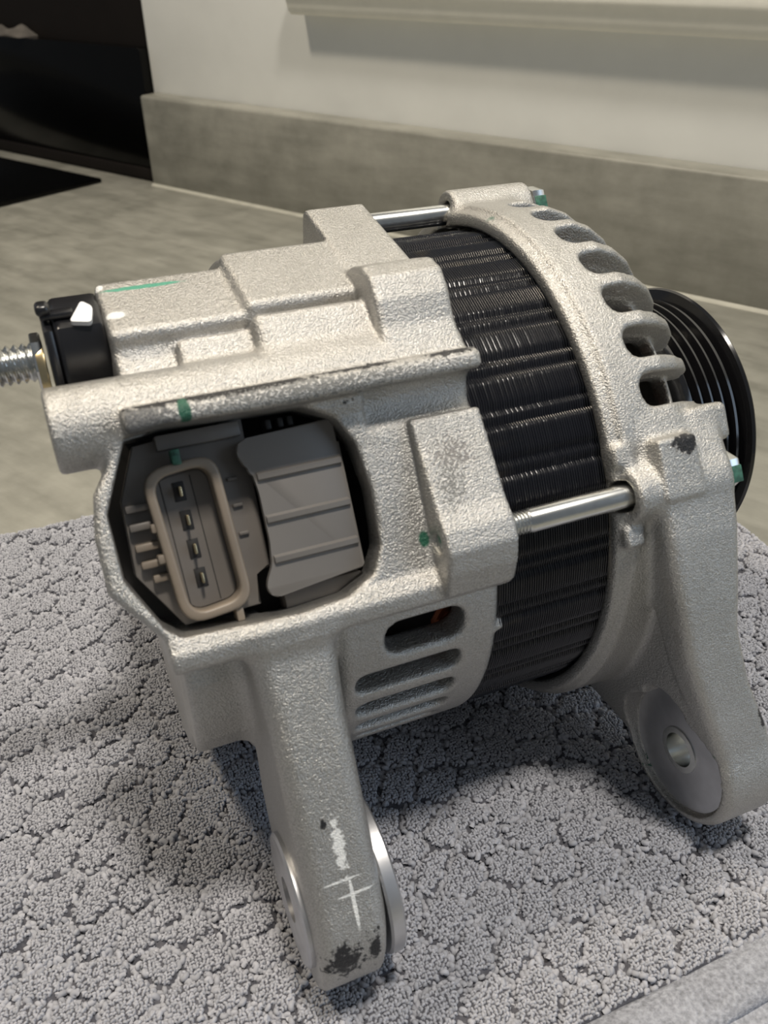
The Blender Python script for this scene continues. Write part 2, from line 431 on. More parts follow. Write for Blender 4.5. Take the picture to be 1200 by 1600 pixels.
# flat hem along the near edge
hx = 220; vs = []; fs = []
pr = [(TY0, 0), (TY0 - .04, .12), (TY0 + .06, .27), (TY0 + .3, .30), (TY0 + .75, .28), (THEM - .22, .25), (THEM - .06, .17), (THEM + .05, .10), (THEM + .05, 0)]
for i in range(hx):
    x = TX0 + (TX1 - TX0) * i / (hx - 1)
    for y, z in pr: vs.append((x, y + .05 * math.sin(x * .8), z * (1 + .08 * math.sin(x * 2.3) + .05 * math.sin(x * 5.1))))
k = len(pr)
for i in range(hx - 1):
    for j in range(k - 1): fs.append((i * k + j, i * k + j + 1, (i + 1) * k + j + 1, (i + 1) * k + j))
fs.append(tuple(range(k))); fs.append(tuple(range(hx * k - 1, hx * k - k - 1, -1)))
link('hem', mesh_from('hem', vs, fs), M['hem'], tw)
bm = bmesh.new(); box_bm(bm, (TX0, TY0 - 3.2, .01), (TX1 - .6, THEM - .3, .13), .05, 2)
bm_obj('lower_fold', bm, M['hem'], tw)
# terry loops: one small arched yarn, set thousands of times over the weave
bm = bmesh.new(); ns, nr = 7, 6; rings = []
for i in range(ns):
    a = math.pi * (i / (ns - 1) * 1.15 - .075); ctr = Vector((math.cos(a) * .036, .012 * math.sin(2 * a), math.sin(a) * .062))
    ta = Vector((-math.sin(a), 0, math.cos(a))); n1_ = Vector((math.cos(a), 0, math.sin(a))); n2_ = Vector((0, 1, 0))
    rings.append([bm.verts.new(ctr + .050 * (math.cos(b) * n1_ + math.sin(b) * n2_)) for b in [2 * math.pi * q / nr for q in range(nr)]])
for i in range(ns - 1):
    for q in range(nr): bm.faces.new((rings[i][q], rings[i][(q + 1) % nr], rings[i + 1][(q + 1) % nr], rings[i + 1][q]))
bmesh.ops.recalc_face_normals(bm, faces=bm.faces); bmesh.ops.scale(bm, vec=(CM,) * 3, verts=bm.verts)
lm = bpy.data.meshes.new('terry_loop_shape'); bm.to_mesh(lm); bm.free(); lm.materials.append(M['loop'])
lm.polygons.foreach_set('use_smooth', np.ones(len(lm.polygons), bool))
px, py, big_ = [], [], []
for sp, is_big in ((.080, 0), (.122, 1)):
    qx, qy = np.meshgrid(np.arange(TX0 + .1, TX1 - .03, sp), np.arange(THEM + .08, TY1 - .03, sp), indexing='ij')
    qx = (qx + rng.uniform(-.35, .35, qx.shape) * sp).ravel(); qy = (qy + rng.uniform(-.35, .35, qy.shape) * sp).ravel()
    e_ = emboss(qx, qy); keep = (e_ > .22) if is_big else (e_ <= .22)
    px.append(qx[keep]); py.append(qy[keep]); big_.append(np.full(keep.sum(), is_big))
px = np.concatenate(px); py = np.concatenate(py); big_ = np.concatenate(big_)
ed = np.clip(np.minimum.reduce([TX1 - px, px - TX0, TY1 - py, py - THEM + .12]) / .45, 0, 1) ** .5
em = emboss(px, py)
pz = .03 + (.25 + wave(px, py) * .6 - .25 * em) * ed - .010
px = px + .10 * np.sin(py * 1.1) * (px > TX1 - .3); py = py + .14 * np.sin(px * .7 + 1) * (py > TY1 - .3)
npt = len(px)
pm = bpy.data.meshes.new('terry_loop_points'); pm.vertices.add(npt)
pm.vertices.foreach_set('co', (np.stack([px, py, pz], 1) * CM).astype(np.float32).ravel())
at = pm.attributes.new('turn', 'FLOAT_VECTOR', 'POINT')
ang = np.stack([rng.normal(0, .4, npt) * (.4 + big_), rng.normal(0, .4, npt) * (.4 + big_), rng.uniform(0, 6.283, npt)], 1)
at.data.foreach_set('vector', ang.astype(np.float32).ravel())
at = pm.attributes.new('grow', 'FLOAT', 'POINT'); at.data.foreach_set('value', np.where(big_ > 0, rng.uniform(1.05, 1.6, npt), rng.uniform(.58, .82, npt)).astype(np.float32))
pile = bpy.data.objects.new('terry_pile', pm); col.objects.link(pile); pile.parent = tw
tag(pile, kind='stuff')
ng = bpy.data.node_groups.new('set_loops', 'GeometryNodeTree')
ng.interface.new_socket('Geometry', in_out='INPUT', socket_type='NodeSocketGeometry'); ng.interface.new_socket('Geometry', in_out='OUTPUT', socket_type='NodeSocketGeometry')
gi = ng.nodes.new('NodeGroupInput'); go = ng.nodes.new('NodeGroupOutput'); ip = ng.nodes.new('GeometryNodeInstanceOnPoints')
loop_o = bpy.data.objects.new('terry_loop', lm)      # linked nowhere: only the source of the pile
oi = ng.nodes.new('GeometryNodeObjectInfo'); oi.inputs['Object'].default_value = loop_o
na = ng.nodes.new('GeometryNodeInputNamedAttribute'); na.data_type = 'FLOAT_VECTOR'; na.inputs['Name'].default_value = 'turn'
nb_ = ng.nodes.new('GeometryNodeInputNamedAttribute'); nb_.data_type = 'FLOAT'; nb_.inputs['Name'].default_value = 'grow'
ng.links.new(gi.outputs[0], ip.inputs['Points']); ng.links.new(oi.outputs['Geometry'], ip.inputs['Instance'])
ng.links.new(na.outputs['Attribute'], ip.inputs['Rotation']); ng.links.new(nb_.outputs['Attribute'], ip.inputs['Scale'])
ng.links.new(ip.outputs[0], go.inputs[0])
md = pile.modifiers.new('set_loops', 'NODES'); md.node_group = ng

# ------------------------------------------------------------------ alternator
# casting frame: x along the shaft, t along the connector face (upwards), n out of the connector face
alt = bpy.data.objects.new('alternator', None); col.objects.link(alt)
alt.location = (0, 0, SH * CM); alt.rotation_euler = (R_(58), 0, 0)
tag(alt, 'car alternator with cast aluminium brackets and black pulley lying on grey towel', 'alternator')
BOLT1 = (-1.18, 6.75); BOLT2 = (6.75, 1.18)      # through bolts (t, n)
EAR = (-8.4, 4.0)                                  # axis of the two mounting ears (t, n)

# --- rear bracket
G = Grid((-11.5, -10.8, -6.9), (-2.4, 7.8, 7.9), .068)
G.add(d_cylx(-6.6, -2.9, 0, 0, 6.45, .2))
G.add(d_cylx(-8.3, -6.5, 0, 0, 5.95, .2), None, .1)
G.add(d_cylx(-9.75, -8.0, 0, 0, 5.55, .3), None, .15)
G.add(d_prism_tn([(-2.1, 4), (-2.2, 5.45), (-3.0, 5.2), (-3.8, 4.68), (-4.4, 4.12), (-4.8, 3.5), (-4.6, 3.0), (-3, 3)], -9.74, -8.0, .10), ((-9.8, -4.8, 3), (-8, -2, 6)), .1)
G.add(d_box((-9.95, -2.3, 3.0), (-2.95, 2.1, 6.45), .15), ((-9.95, -2.3, 3), (-2.95, 2.1, 6.45)), .15)
RIM = [(-9.6, 2.3), (-10.12, 2.0), (-10.32, 1.6), (-10.62, 1.16), (-10.76, .4), (-10.76, -.65), (-9.95, -1.75), (-9.95, -2.3), (-9.0, -2.3), (-9.0, 2.3)]
G.add(d_prism_xt(RIM, 4.9, 6.5, .12), ((-10.8, -2.3, 4.9), (-9, 2.3, 6.5)), .12)
# upper blocks
G.add(d_rotbox(81, -9.66, -6.6, -1.42, .75, 3.8, 6.68, .16), ((-9.6, 1.5, 1.0), (-6.5, 6.2, 7)), .12)
G.add(d_rotbox(50, -9.66, -6.5, .0, 2.05, 4.0, 6.12, .14), ((-9.6, -2, 2), (-6.5, 6, 7)), .15)
G.add(d_rotbox(50, -8.47, -4.4, .0, 1.95, 4.0, 6.46, .12), ((-8.5, -2, 2), (-4.3, 6, 7)), .1)
G.add(d_rotbox(50, -6.97, -4.4, -.3, 2.08, 4.0, 6.84, .20), ((-7.0, -2, 2), (-4.3, 6, 7)), .12)
G.add(d_rotbox(81, -6.95, -2.95, -1.40, 1.0, 3.8, 6.88, .16), ((-7, 1.5, 1.0), (-2.9, 6.5, 7)), .12)
def lug1(x, t, n):
    be = R_(81 - 32); s = t * math.cos(be) - n * math.sin(be); d = n * math.cos(be) + t * math.sin(be)
    a = d_ext(poly2(s, d, [(-1.0, 6.89), (2.45, 6.95), (2.65, 6.75), (2.65, 5.2), (-1.0, 5.5)]), np.abs(x + 3.70) - .76, .08)
    return smin(a, d_ext(poly2(s, d, [(1.5, 6.5), (2.6, 6.6), (4.1, 6.12), (4.2, 5.5), (1.5, 5.2)]), np.abs(x + 3.2) - .26, .08), .05)
G.add(lug1, ((-4.5, 3, -.5), (-2.95, 7.6, 5.8)), .06)
G.cut(d_cylx(-6.75, -4.62, *tn(-2.72, 6.78), .30), ((-6.8, 3.5, 5.2), (-4.6, 5.2, 6.6)), .12)
# long tube-like rib ending in the open boss, and the scuffed ridge below it
G.add(d_cylx(-11.08, -2.92, 2.46, 5.86, .80, .07), ((-11.1, 1.6, 5), (-2.9, 3.3, 6.7)), .22)
G.add(d_prism_tn([(2.05, 5.2), (2.07, 6.95), (2.16, 7.08), (2.42, 7.08), (2.55, 6.9), (2.6, 5.2)], -9.85, -2.85, .06), ((-9.9, 1.9, 5.2), (-2.85, 2.6, 7.1)), .10)
G.cut(d_cylx(-5.25, -2.5, 1.70, 6.70, .40), ((-5.3, 1.2, 6.2), (-2.4, 2.2, 7.2)), .18)
# lug 2
G.add(d_prism_tn([(4.75, 3.6), (4.78, 5.35), (4.62, 6.0), (4.3, 6.38), (3.8, 6.5), (3.25, 6.48), (2.8, 6.6), (2.4, 6.75), (2.2, 4)], -4.6, -2.95, .10), ((-4.6, 2.2, 3.6), (-2.95, 4.8, 6.8)), .05)
# lower lug that takes the through bolt
G.add(d_prism_tn([(1.35, 5), (1.36, 6.66), (.4, 6.88), (-.5, 7.06), (-.95, 7.24), (-1.4, 7.28), (-1.85, 7.06), (-2.3, 6.7), (-2.36, 5)], -4.48, -2.9, .07), ((-4.6, -2.4, 5), (-2.9, 1.4, 7.4)), .05)
# bottom flange and the corner below the connector window
G.add(d_prism_tn([(-1.8, 5), (-1.76, 6.5), (-2.05, 6.62), (-2.35, 6.5), (-2.42, 6.3), (-2.3, 5)], -9.95, -2.85, .05), ((-9.95, -2.45, 5), (-2.85, -1.6, 6.7)), .10)
# mounting arm
def arm(x, t, n):
    d2 = poly2(t, n, [(-2.0, 4.0), (-2.0, 6.42), (-5.0, 6.30), (-8.3, 6.0), (-9.6, 5.4), (-9.9, 3.0), (-8.6, 2.05), (-6.2, 2.3), (-4.0, 3.5)])
    d2 = smin(d2, np.hypot(t - EAR[0], n - EAR[1]) - 2.0, .1)
    tip = np.clip((-t - 8.4) / 1.4, 0, 1); top = np.clip((t + 4.0) / 1.6, 0, 1)
    return d_ext(d2, np.abs(x + 7.66 + .10 * tip) - (.80 - .10 * tip + .10 * top), .40 - .26 * tip)
G.add(arm, ((-8.8, -10.5, 2.0), (-6.5, -2, 6.5)), .42)
# hollow inside, window, slots, holes
G.cut(d_cylx(-8.0, -2.0, 0, 0, 5.72))
G.cut(d_cylx(-9.4, -7.5, 0, 0, 5.0))
WIN = [(-9.87, 2.05), (-9.2, 2.15), (-6.55, 2.03), (-5.9, 1.7), (-5.60, 1.15), (-5.48, .2), (-5.53, -.95), (-5.78, -1.48), (-6.4, -1.78), (-7.4, -1.84), (-9.66, -1.72), (-9.92, -1.5), (-10.42, -.48), (-10.45, .78)]
G.cut(d_prism_xt(WIN, 2.0, 9), ((-10.4, -1.7, 2), (-5.6, 2.1, 7.8)), .05)
def slot(angd, x0, x1, hw):
    be = R_(angd - 32); cb, sb = math.cos(be), math.sin(be); bx = d_box((x0, -hw, 4.5), (x1, hw, 9), hw * .98)
    bx2 = d_prism_xt(rounded_poly([(x0, -hw), (x1, -hw), (x1, hw), (x0, hw)], hw * .95, 4), 4.4, 9)
    def fn(x, t, n): return bx2(x, t * cb - n * sb, n * cb + t * sb)
    G.cut(fn, ((x0, -8, 0), (x1, -1.5, 7)), .12)
for a_, x0_, x1_, h_ in ((3.4, -5.62, -3.76, .42), (-6.6, -6.3, -3.8, .31), (-15.6, -6.25, -3.82, .29), (-24, -6.15, -3.85, .28), (-32.5, -6.0, -3.9, .28)):
    slot(a_, x0_, x1_, h_)
G.cut(d_cylx(-5, -2, BOLT1[0], BOLT1[1], .21), ((-5, -1.5, 6.4), (-2.4, -.9, 7.1)))
G.cut(d_cylx(-11.5, -9.4, 2.46, 5.86, .45), ((-11.5, 2, 5.3), (-9.4, 3, 6.4)))
G.cut(d_cylx(-9.5, -5.5, EAR[0], EAR[1], .62), ((-9.5, -9.2, 3.2), (-5.5, -7.6, 4.8)))
# knife-edged casting chips along the right edge below the lug
G.add(d_box((-3.1, -3.6, 4.9), (-2.72, -3.2, 5.35), .08), ((-3.1, -3.6, 4.9), (-2.7, -3.2, 5.4)), .1)
REAR_SPOTS = [
    ((-9.5, 2.25, 7.0), (.55, .40, .4), SCUFF, True), ((-7.6, 2.5, 7.0), (1.6, .10, .3), BLACK, True), ((-8.9, 2.52, 6.9), (1.1, .08, .3), BLACK, True),
    ((-5.4, 2.55, 6.95), (.9, .08, .3), BLACK, True), ((-3.4, 2.52, 6.95), (.55, .10, .3), BLACK, True), ((-5.6, 1.95, 6.9), (.7, .12, .3), BLACK, True),
    ((-8.78, 2.3, 7.0), (.12, .3, .4), GREEN, False),
    ((-7.95, -9.1, 5.5), (.48, .5, .8), BLACK, True), ((-7.3, -9.0, 5.6), (.2, .5, .6), BLACK, True), ((-7.85, -6.1, 6.25), (.08, .12, .2), BLACK, True),
    ((-7.62, -6.7, 6.25), (.13, .75, .3), WHITE, True), ((-7.55, -8.0, 6.1), (.05, .7, .3), WHITE, False), ((-7.45, -7.75, 6.1), (.45, .04, .3), WHITE, False), ((-7.7, -7.4, 6.2), (.5, .035, .3), WHITE, False),
    ((-3.8, .5, 6.85), (.5, .5, .3), (.24, .23, .22), 2), ((-4.0, -.1, 6.95), (.35, .55, .3), (.22, .22, .21), 2), ((-6.3, 2.3, 7.08), (3.7, .42, .12), (.22, .22, .21), 2),
    ((-4.62, -1.05, 6.55), (.14, .2, .3), GREEN, False),
    ((-9.42, *tn(-1.75, 6.49)), (.22, .16, .16), WHITE, False), ((-9.56, *tn(-.55, 6.66)), (.10, .14, .14), WHITE, False),
    ((-8.7, *tn(-.75, 6.64)), (.95, .07, .14), (.08, .32, .22), False), ((-8.78, 2.3, 7.0), (.13, .3, .4), GREEN, False)]
me = G.mesh('rear_bracket'); del G
rear = link('rear_bracket', me, cast_metal('cast_aluminium_rear', REAR_SPOTS), alt); tag(rear, 'grainy cast aluminium rear bracket with connector window and slotted side')

# --- front bracket
G = Grid((-.5, -10.8, -7.9), (4.7, 7.8, 7.9), .068)
PO = [(-.15, 0), (-.15, 6.78), (.06, 6.85), (.14, 6.94), (1.5, 6.95), (2.05, 6.74), (2.55, 6.38), (3.0, 5.85), (3.35, 5.15), (3.55, 4.2), (3.6, 2.6), (4.25, 2.3), (4.3, 0)]
PI = [(-1, -1), (-1, 6.55), (-.05, 6.5), (.3, 6.43), (.34, 6.05), (1.7, 5.95), (2.2, 5.55), (2.6, 5.0), (2.9, 4.2), (3.05, 2.4), (3.1, -1)]
G.add(lambda x, t, n: poly2(x, np.hypot(t, n), PO) - .05)
# lugs round the through bolts
G.add(d_cylx(.02, 2.45, BOLT1[0], BOLT1[1], .60, .1), ((0, -2, 5.9), (2.7, -.4, 7.6)), .3)
G.add(d_cylx(-.05, 2.35, BOLT2[0], BOLT2[1], .62, .1), ((-.1, 6, .4), (2.6, 7.5, 1.9)), .35)
G.add(d_box((.62, -1.45, 6), (1.62, -.12, 7.42), .06), ((.6, -1.5, 6), (1.65, -.1, 7.3)), .04)
G.add(d_box((1.9, -.48, 5.0), (2.95, .38, 6.98), .14), ((1.9, -.5, 5), (3, .4, 7)), .1)
G.add(d_box((-.2, -.55, 6.4), (.3, -.05, 7.0), .1), ((-.2, -.6, 6.3), (.3, 0, 7.1)), .1)
G.add(d_box((-.15, -2.35, 6.1), (.35, -1.85, 6.8), .1), ((-.2, -2.4, 6), (.4, -1.8, 6.9)), .1)
# mounting arm and ear
P1 = [(.3, 6.95), (-.5, 7.2), (-1.3, 7.33), (-2.4, 7.25), (-4.0, 6.95), (-5.5, 6.6), (-8.2, 5.97), (-9.9, 4.9), (-9.7, 3.2), (-8.9, 2.5), (-7.9, 1.65), (-6.85, .7), (-6.6, -1.0), (.3, -1.5)]
Q1 = [(.55, 1), (.55, -1.5), (.62, -2.8), (1.0, -5.4), (1.55, -7.2), (1.85, -8.2), (1.95, -11), (3.75, -11), (3.6, -9), (3.3, -7.6), (2.75, -6.2), (2.45, -4.8), (2.62, -.5), (2.62, 1)]
P2 = [(-1.3, 5.9), (-2.5, 5.95), (-4.5, 5.80), (-7.2, 5.45), (-8.6, 5.3), (-11, 4.6), (-11, -5), (-1.3, -5)]
def front_arm(x, t, n):
    a = smin(poly2(t, n, P1), np.hypot(t - EAR[0], n - EAR[1]) - 1.98, .1)
    d = smax(a + 0 * x, poly2(x, t, Q1) + 0 * n, .3)
    rec = np.maximum(poly2(t, n, P2) + 0 * x, (x - (.62 - .135 * (t + 1.5))) + 0 * n)
    d = smax(d, -rec, .2)
    mach = np.minimum(np.hypot(t - EAR[0], n - EAR[1]) - 1.72, np.hypot(t + 7.05, n - 4.55) - .72)
    return smax(d, -np.maximum(mach + 0 * x, x - 2.14 + 0 * n + 0 * t), .03)
G.add(front_arm, ((.4, -10.6, -2), (4, .5, 7)), .18)
G.cut(lambda x, t, n: poly2(x, np.hypot(t, n), PI))
# ventilation slots through the dome
for k in range(-16, 8):
    aw = 39.9 + 9.3 * k
    if 34 > aw > 12 or 120 > aw > 103 or 12 >= aw > -50: continue
    be = R_(aw - 32); cb, sb = math.cos(be), math.sin(be)
    bx = d_prism_xt(rounded_poly([(.85, -.37), (4.2, -.37), (4.2, .37), (.85, .37)], [.34, .05, .05, .34], 5), 3.4, 9)
    ox = d_prism_xt(rounded_poly([(.95, -.34), (2.25, -.34), (2.25, .34), (.95, .34)], .3, 5), 3.9, 9)
    bb = ((.85, min(3.9 * sb, 7.2 * sb) - .6, min(3.9 * cb, 7.2 * cb) - .6), (4.2, max(3.9 * sb, 7.2 * sb) + .6, max(3.9 * cb, 7.2 * cb) + .6))
    def vent(x, t, n, cb=cb, sb=sb, bx=bx, ox=ox):
        w, d = t * cb - n * sb, n * cb + t * sb
        return np.minimum(ox(x, w, d), np.maximum(bx(x, w, d), -(poly2(x, np.hypot(t, n), PO) + .44)))
    G.cut(vent, bb, .10)
G.cut(d_cylx(-1, 1.2, BOLT1[0], BOLT1[1], .36), ((-1, -1.7, 6.2), (1.2, -.6, 7.3)), .03)
G.cut(d_cylx(-1, 1.2, BOLT2[0], BOLT2[1], .36), ((-1, 6.2, .6), (1.2, 7.3, 1.8)), .03)
G.cut(d_cylx(1, 5, EAR[0], EAR[1], .62), ((1, -9.2, 3.2), (4.7, -7.6, 4.8)), .04)
FRONT_SPOTS = [((1.3, -.3, 7.42), (.36, .26, .2), BLACK, True), ((2.7, -1.35, 7.0), (.35, .3, .6), GREEN, True),
               ((2.1, -8.0, 5.4), (.3, .22, .5), GREEN, True), ((2.1, -9.1, 2.9), (.3, .3, .5), GREEN, True), ((.0, *tn(.1, 6.72)), (.2, .2, .2), GREEN, False),
               ((3.1, -7.2, 6.1), (.2, .4, .3), BLACK, True),
               ((1.7, *tn(-3.3, 5.8)), (.25, .15, .15), WHITE, True), ((1.9, *tn(-4.3, 5.0)), (.3, .15, .15), WHITE, True), ((2.1, *tn(-2.5, 6.2)), (.2, .12, .2), WHITE, True)]
me = G.mesh('front_bracket'); del G
front = link('front_bracket', me, cast_metal('cast_aluminium_front', FRONT_SPOTS), alt); tag(front, 'cast aluminium front bracket with curved vent ribs and long mounting ear')

# --- stator stack: every lamination is a thin raised ring, with axial keys and grooves
na_ = 540; pitch = .06; x0s, x1s = -2.97, .22
th = np.linspace(0, 2 * np.pi, na_, endpoint=False)
ph = (np.degrees(th) + 3.0) % 10.0
rad = np.full(na_, 6.40)
rad -= .085 * np.exp(-((ph - 1.2) / .75) ** 2) + .085 * np.exp(-((ph - 4.0) / .75) ** 2)
rad -= .02 * np.exp(-((ph - 2.6) / .5) ** 2)
rows = []; xx = x0s
while xx < x1s - 1e-6:
    rows += [(xx, -.045), (xx + .012, -.008), (xx + .023, 0), (xx + .034, -.008), (xx + .046, -.045)]; xx += pitch
k = len(rows); vs = np.zeros((k, na_, 3))
jit = rng.uniform(-.005, .005, k // 5).repeat(5)
for i, (xr, dr) in enumerate(rows):
    rr = rad + dr + jit[i]; vs[i, :, 0] = xr; vs[i, :, 1] = rr * np.sin(th); vs[i, :, 2] = rr * np.cos(th)
ii, jj = np.meshgrid(np.arange(k - 1), np.arange(na_), indexing='ij'); j2 = (jj + 1) % na_
fs = np.stack([ii * na_ + jj, ii * na_ + j2, (ii + 1) * na_ + j2, (ii + 1) * na_ + jj], -1).reshape(-1, 4)
vs = vs.reshape(-1, 3)
inner = np.stack([np.concatenate([np.full(na_, x0s), np.full(na_, xx)]), np.tile(4.9 * np.sin(th), 2), np.tile(4.9 * np.cos(th), 2)], 1)
b0 = k * na_; j_ = np.arange(na_); jn = (j_ + 1) % na_
fs = np.concatenate([fs, np.stack([j_, b0 + j_, b0 + jn, jn], 1), np.stack([(k - 1) * na_ + j_, (k - 1) * na_ + jn, b0 + na_ + jn, b0 + na_ + j_], 1), np.stack([b0 + j_, b0 + na_ + j_, b0 + na_ + jn, b0 + jn], 1)])
me = mesh_from('stator_core', np.concatenate([vs, inner]), fs)
st = link('stator_core', me, M['stator'], alt, True, 40); tag(st, 'black varnished stator of thin laminations with axial grooves')

# --- windings: rings of bent wire at both ends of the stator
for xs, sg in ((-2.97, -1), (.27, 1)):
    bm = bmesh.new(); nw = 72
    for q in range(nw):
        a0 = 2 * math.pi * q / nw; pts = []
        for s_ in range(7):
            u = s_ / 6; a = a0 + (u - .5) * .26; r = 5.15 + .25 * math.sin(u * math.pi) + .12 * (q % 2); xq = xs + sg * (.02 + 1.05 * math.sin(u * math.pi))
            pts.append(Vector((xq, r * math.sin(a), r * math.cos(a))))
        prev = None
        for s_, p in enumerate(pts):
            tg = (pts[min(s_ + 1, 6)] - pts[max(s_ - 1, 0)]).normalized(); n1_ = tg.cross(Vector((0, p.y, p.z))).normalized(); n2_ = tg.cross(n1_)
            ring = [bm.verts.new(p + .10 * (math.cos(b) * n1_ + math.sin(b) * n2_)) for b in [math.pi * 2 * w / 6 for w in range(6)]]
            if prev:
                for w in range(6): bm.faces.new((prev[w], prev[(w + 1) % 6], ring[(w + 1) % 6], ring[w]))
            prev = ring
    bm_obj('copper_winding', bm, M['copper'], alt)

# --- rotor, shaft, pulley
v_, f_ = lathe([(-8.6, .85), (-4.5, .85), (-4.4, 3.9), (-3.4, 4.6), (-.4, 4.6), (.5, 4.3), (.6, 4.75), (1.35, 4.75), (1.4, .85), (7.1, .85), (7.2, .7)], 64)
link('rotor', mesh_from('rotor', v_, f_), M['dark'], alt, True, 30)
pp = [(4.35, 1.0), (4.35, 3.35), (4.5, 3.78), (4.62, 3.80)]
xg = 4.62
for q in range(4):
    pp += [(xg + .06, 3.80), (xg + .17, 3.42), (xg + .22, 3.42), (xg + .33, 3.80)]; xg += .33
pp += [(xg + .08, 3.80), (xg + .14, 3.62), (xg + .24, 3.62), (xg + .36, 4.0), (xg + .44, 4.04), (xg + .50, 4.0), (xg + .50, 3.5), (xg + .1, 3.2), (xg + .1, 1.0)]
v_, f_ = lathe(pp, 160)
pl = link('pulley', mesh_from('pulley', v_, f_), M['pulley'], alt, True, 25); tag(pl, 'glossy black grooved drive pulley')

# --- through bolts
def thread(bm, x0, x1, c, r, pitch, depth, seg=28):
    n = int((x1 - x0) / pitch * seg); prof_n = 6
    # helical ridge as a swept surface: radius varies with phase along the axis
    nxr = int((x1 - x0) / pitch * 8) + 1; rows_ = []
    for i in range(nxr):
        x = x0 + (x1 - x0) * i / (nxr - 1); row = []
        for j in range(seg):
            a = 2 * math.pi * j / seg; f = ((x / pitch) + j / seg) % 1.0
            row.append(bm.verts.new((x, c[0] + (r - depth * abs(2 * f - 1)) * math.sin(a), c[1] + (r - depth * abs(2 * f - 1)) * math.cos(a))))
        rows_.append(row)
    for i in range(nxr - 1):
        for j in range(seg): bm.faces.new((rows_[i][j], rows_[i][(j + 1) % seg], rows_[i + 1][(j + 1) % seg], rows_[i + 1][j]))
    bm.faces.new(rows_[0]); bm.faces.new(list(reversed(rows_[-1])))
def hexhead(bm, x0, x1, c, af):
    pts = [(c[0] + af / math.sqrt(3) * math.cos(R_(60 * i)), c[1] + af / math.sqrt(3) * math.sin(R_(60 * i))) for i in range(6)]
    prism_bm(bm, pts, x0, x1, (1, 2), .05)
for c_ in (BOLT1, BOLT2):
    v_, f_ = lathe([(-2.42, .235), (-2.36, .268), (2.6, .268)], 32, c=c_)
    bo = link('through_bolt', mesh_from('through_bolt', v_, f_), M['steel'], alt, True, 40)
    bm = bmesh.new(); thread(bm, -4.40 if c_ is BOLT1 else -3.3, -2.40, c_, .262, .08, .045)
    bm_obj('bolt_thread', bm, M['steel'], bo, True, 60)
    bm = bmesh.new(); hexhead(bm, 2.46, 2.84, c_, .86)
    hd = bm_obj('bolt_head', bm, M['steel'], bo, True, 30)
    bm = bmesh.new(); box_bm(bm, (2.5, c_[0] - .28, c_[1] + .18), (2.855, c_[0] + .10, c_[1] + .445), .02)
    bm_obj('paint_mark', bm, M['green'], hd)

# --- steel bushings in the rear ear
for xa, xb in ((-6.85, -6.50), (-8.60, -8.3)):
    rb_ = 1.80 if xa > -7 else 1.46
    v_, f_ = lathe([(xa, .5), (xa, rb_ - .06), (xa + .05, rb_), (xb - .05, rb_), (xb, rb_ - .06), (xb, .5)], 72, True, c=(EAR[0], EAR[1] + .05))
    link('ear_bushing', mesh_from('ear_bushing', v_, f_), M['machined'], alt, True, 30)
v_, f_ = lathe([(2.06, .46), (2.06, .62), (2.2, .66), (3.6, .66), (3.6, .46)], 48, True, c=EAR)
link('ear_sleeve', mesh_from('ear_sleeve', v_, f_), M['steel'], alt, True, 40)
def washer_poly():
    out = []
    for i in range(72):
        a = 2 * math.pi * i / 72; dvec = Vector((math.cos(a), math.sin(a))); r = 1.66
        # reach of the small circle seen from the ear axis
        c2 = Vector((-7.05 - EAR[0], 4.55 - EAR[1])); bq = dvec.dot(c2); disc = bq * bq - c2.length_squared + .66 ** 2
        if disc > 0: r = max(r, bq + math.sqrt(disc))
        out.append((EAR[0] + r * dvec.x, EAR[1] + r * dvec.y))
    return out
bm = bmesh.new(); wp = washer_poly(); n_ = len(wp)
ra = [bm.verts.new((2.10, *p)) for p in wp]; rb = [bm.verts.new((2.16, *p)) for p in wp]
ri = [bm.verts.new((2.10, EAR[0] + .63 * math.cos(2 * math.pi * i / n_), EAR[1] + .63 * math.sin(2 * math.pi * i / n_))) for i in range(n_)]
for i in range(n_):
    j = (i + 1) % n_; bm.faces.new((ra[i], ra[j], ri[j], ri[i])); bm.faces.new((ra[i], rb[i], rb[j], ra[j]))
bm_obj('spot_face', bm, M['machined'], alt, True, 30)

# --- connector in the window
CONN = bmesh.new()
prism_bm(CONN, [(-9.72, 1.95), (-7.55, 2.12), (-7.62, -.92), (-7.98, -.98), (-7.96, -1.62), (-9.5, -1.66), (-10.2, -.5), (-10.15, .95)], 4.6, 5.55, (0, 1), .05)
conn = bm_obj('connector_housing', CONN, M['grey_plastic'], alt); tag(conn, 'grey brown plastic connector housing with four pins')
def ring_prism(name, outer, inner, n0, n1, mat, parent, bev=.05):
    bm = bmesh.new(); k = len(outer)
    def row(pts, h): return [bm.verts.new((p[0], p[1], h)) for p in pts]
    o0, o1, i1, i0 = row(outer, n0), row(outer, n1), row(inner, n1), row(inner, n0)
    for a, b in ((o0, o1), (o1, i1), (i1, i0)):
        for q in range(k): bm.faces.new((a[q], a[(q + 1) % k], b[(q + 1) % k], b[q]))
    es = [e for e in bm.edges if (e.verts[0] in o1 and e.verts[1] in o1) or (e.verts[0] in i1 and e.verts[1] in i1)]
    bmesh.ops.bevel(bm, geom=es, offset=bev, segments=3, profile=.5, affect='EDGES')
    return bm_obj(name, bm, mat, parent)
OUT = rounded_poly([(-9.74, 1.42), (-8.28, 1.52), (-8.16, -1.50), (-9.54, -1.62)], [.5, .45, .45, .5], 6)
INN = rounded_poly([(-9.54, 1.24), (-8.47, 1.33), (-8.35, -1.32), (-9.36, -1.43)], [.36, .32, .32, .36], 6)
ring_prism('shroud', OUT, INN, 5.45, 6.08, M['warm_lit_plastic'], conn, .06)
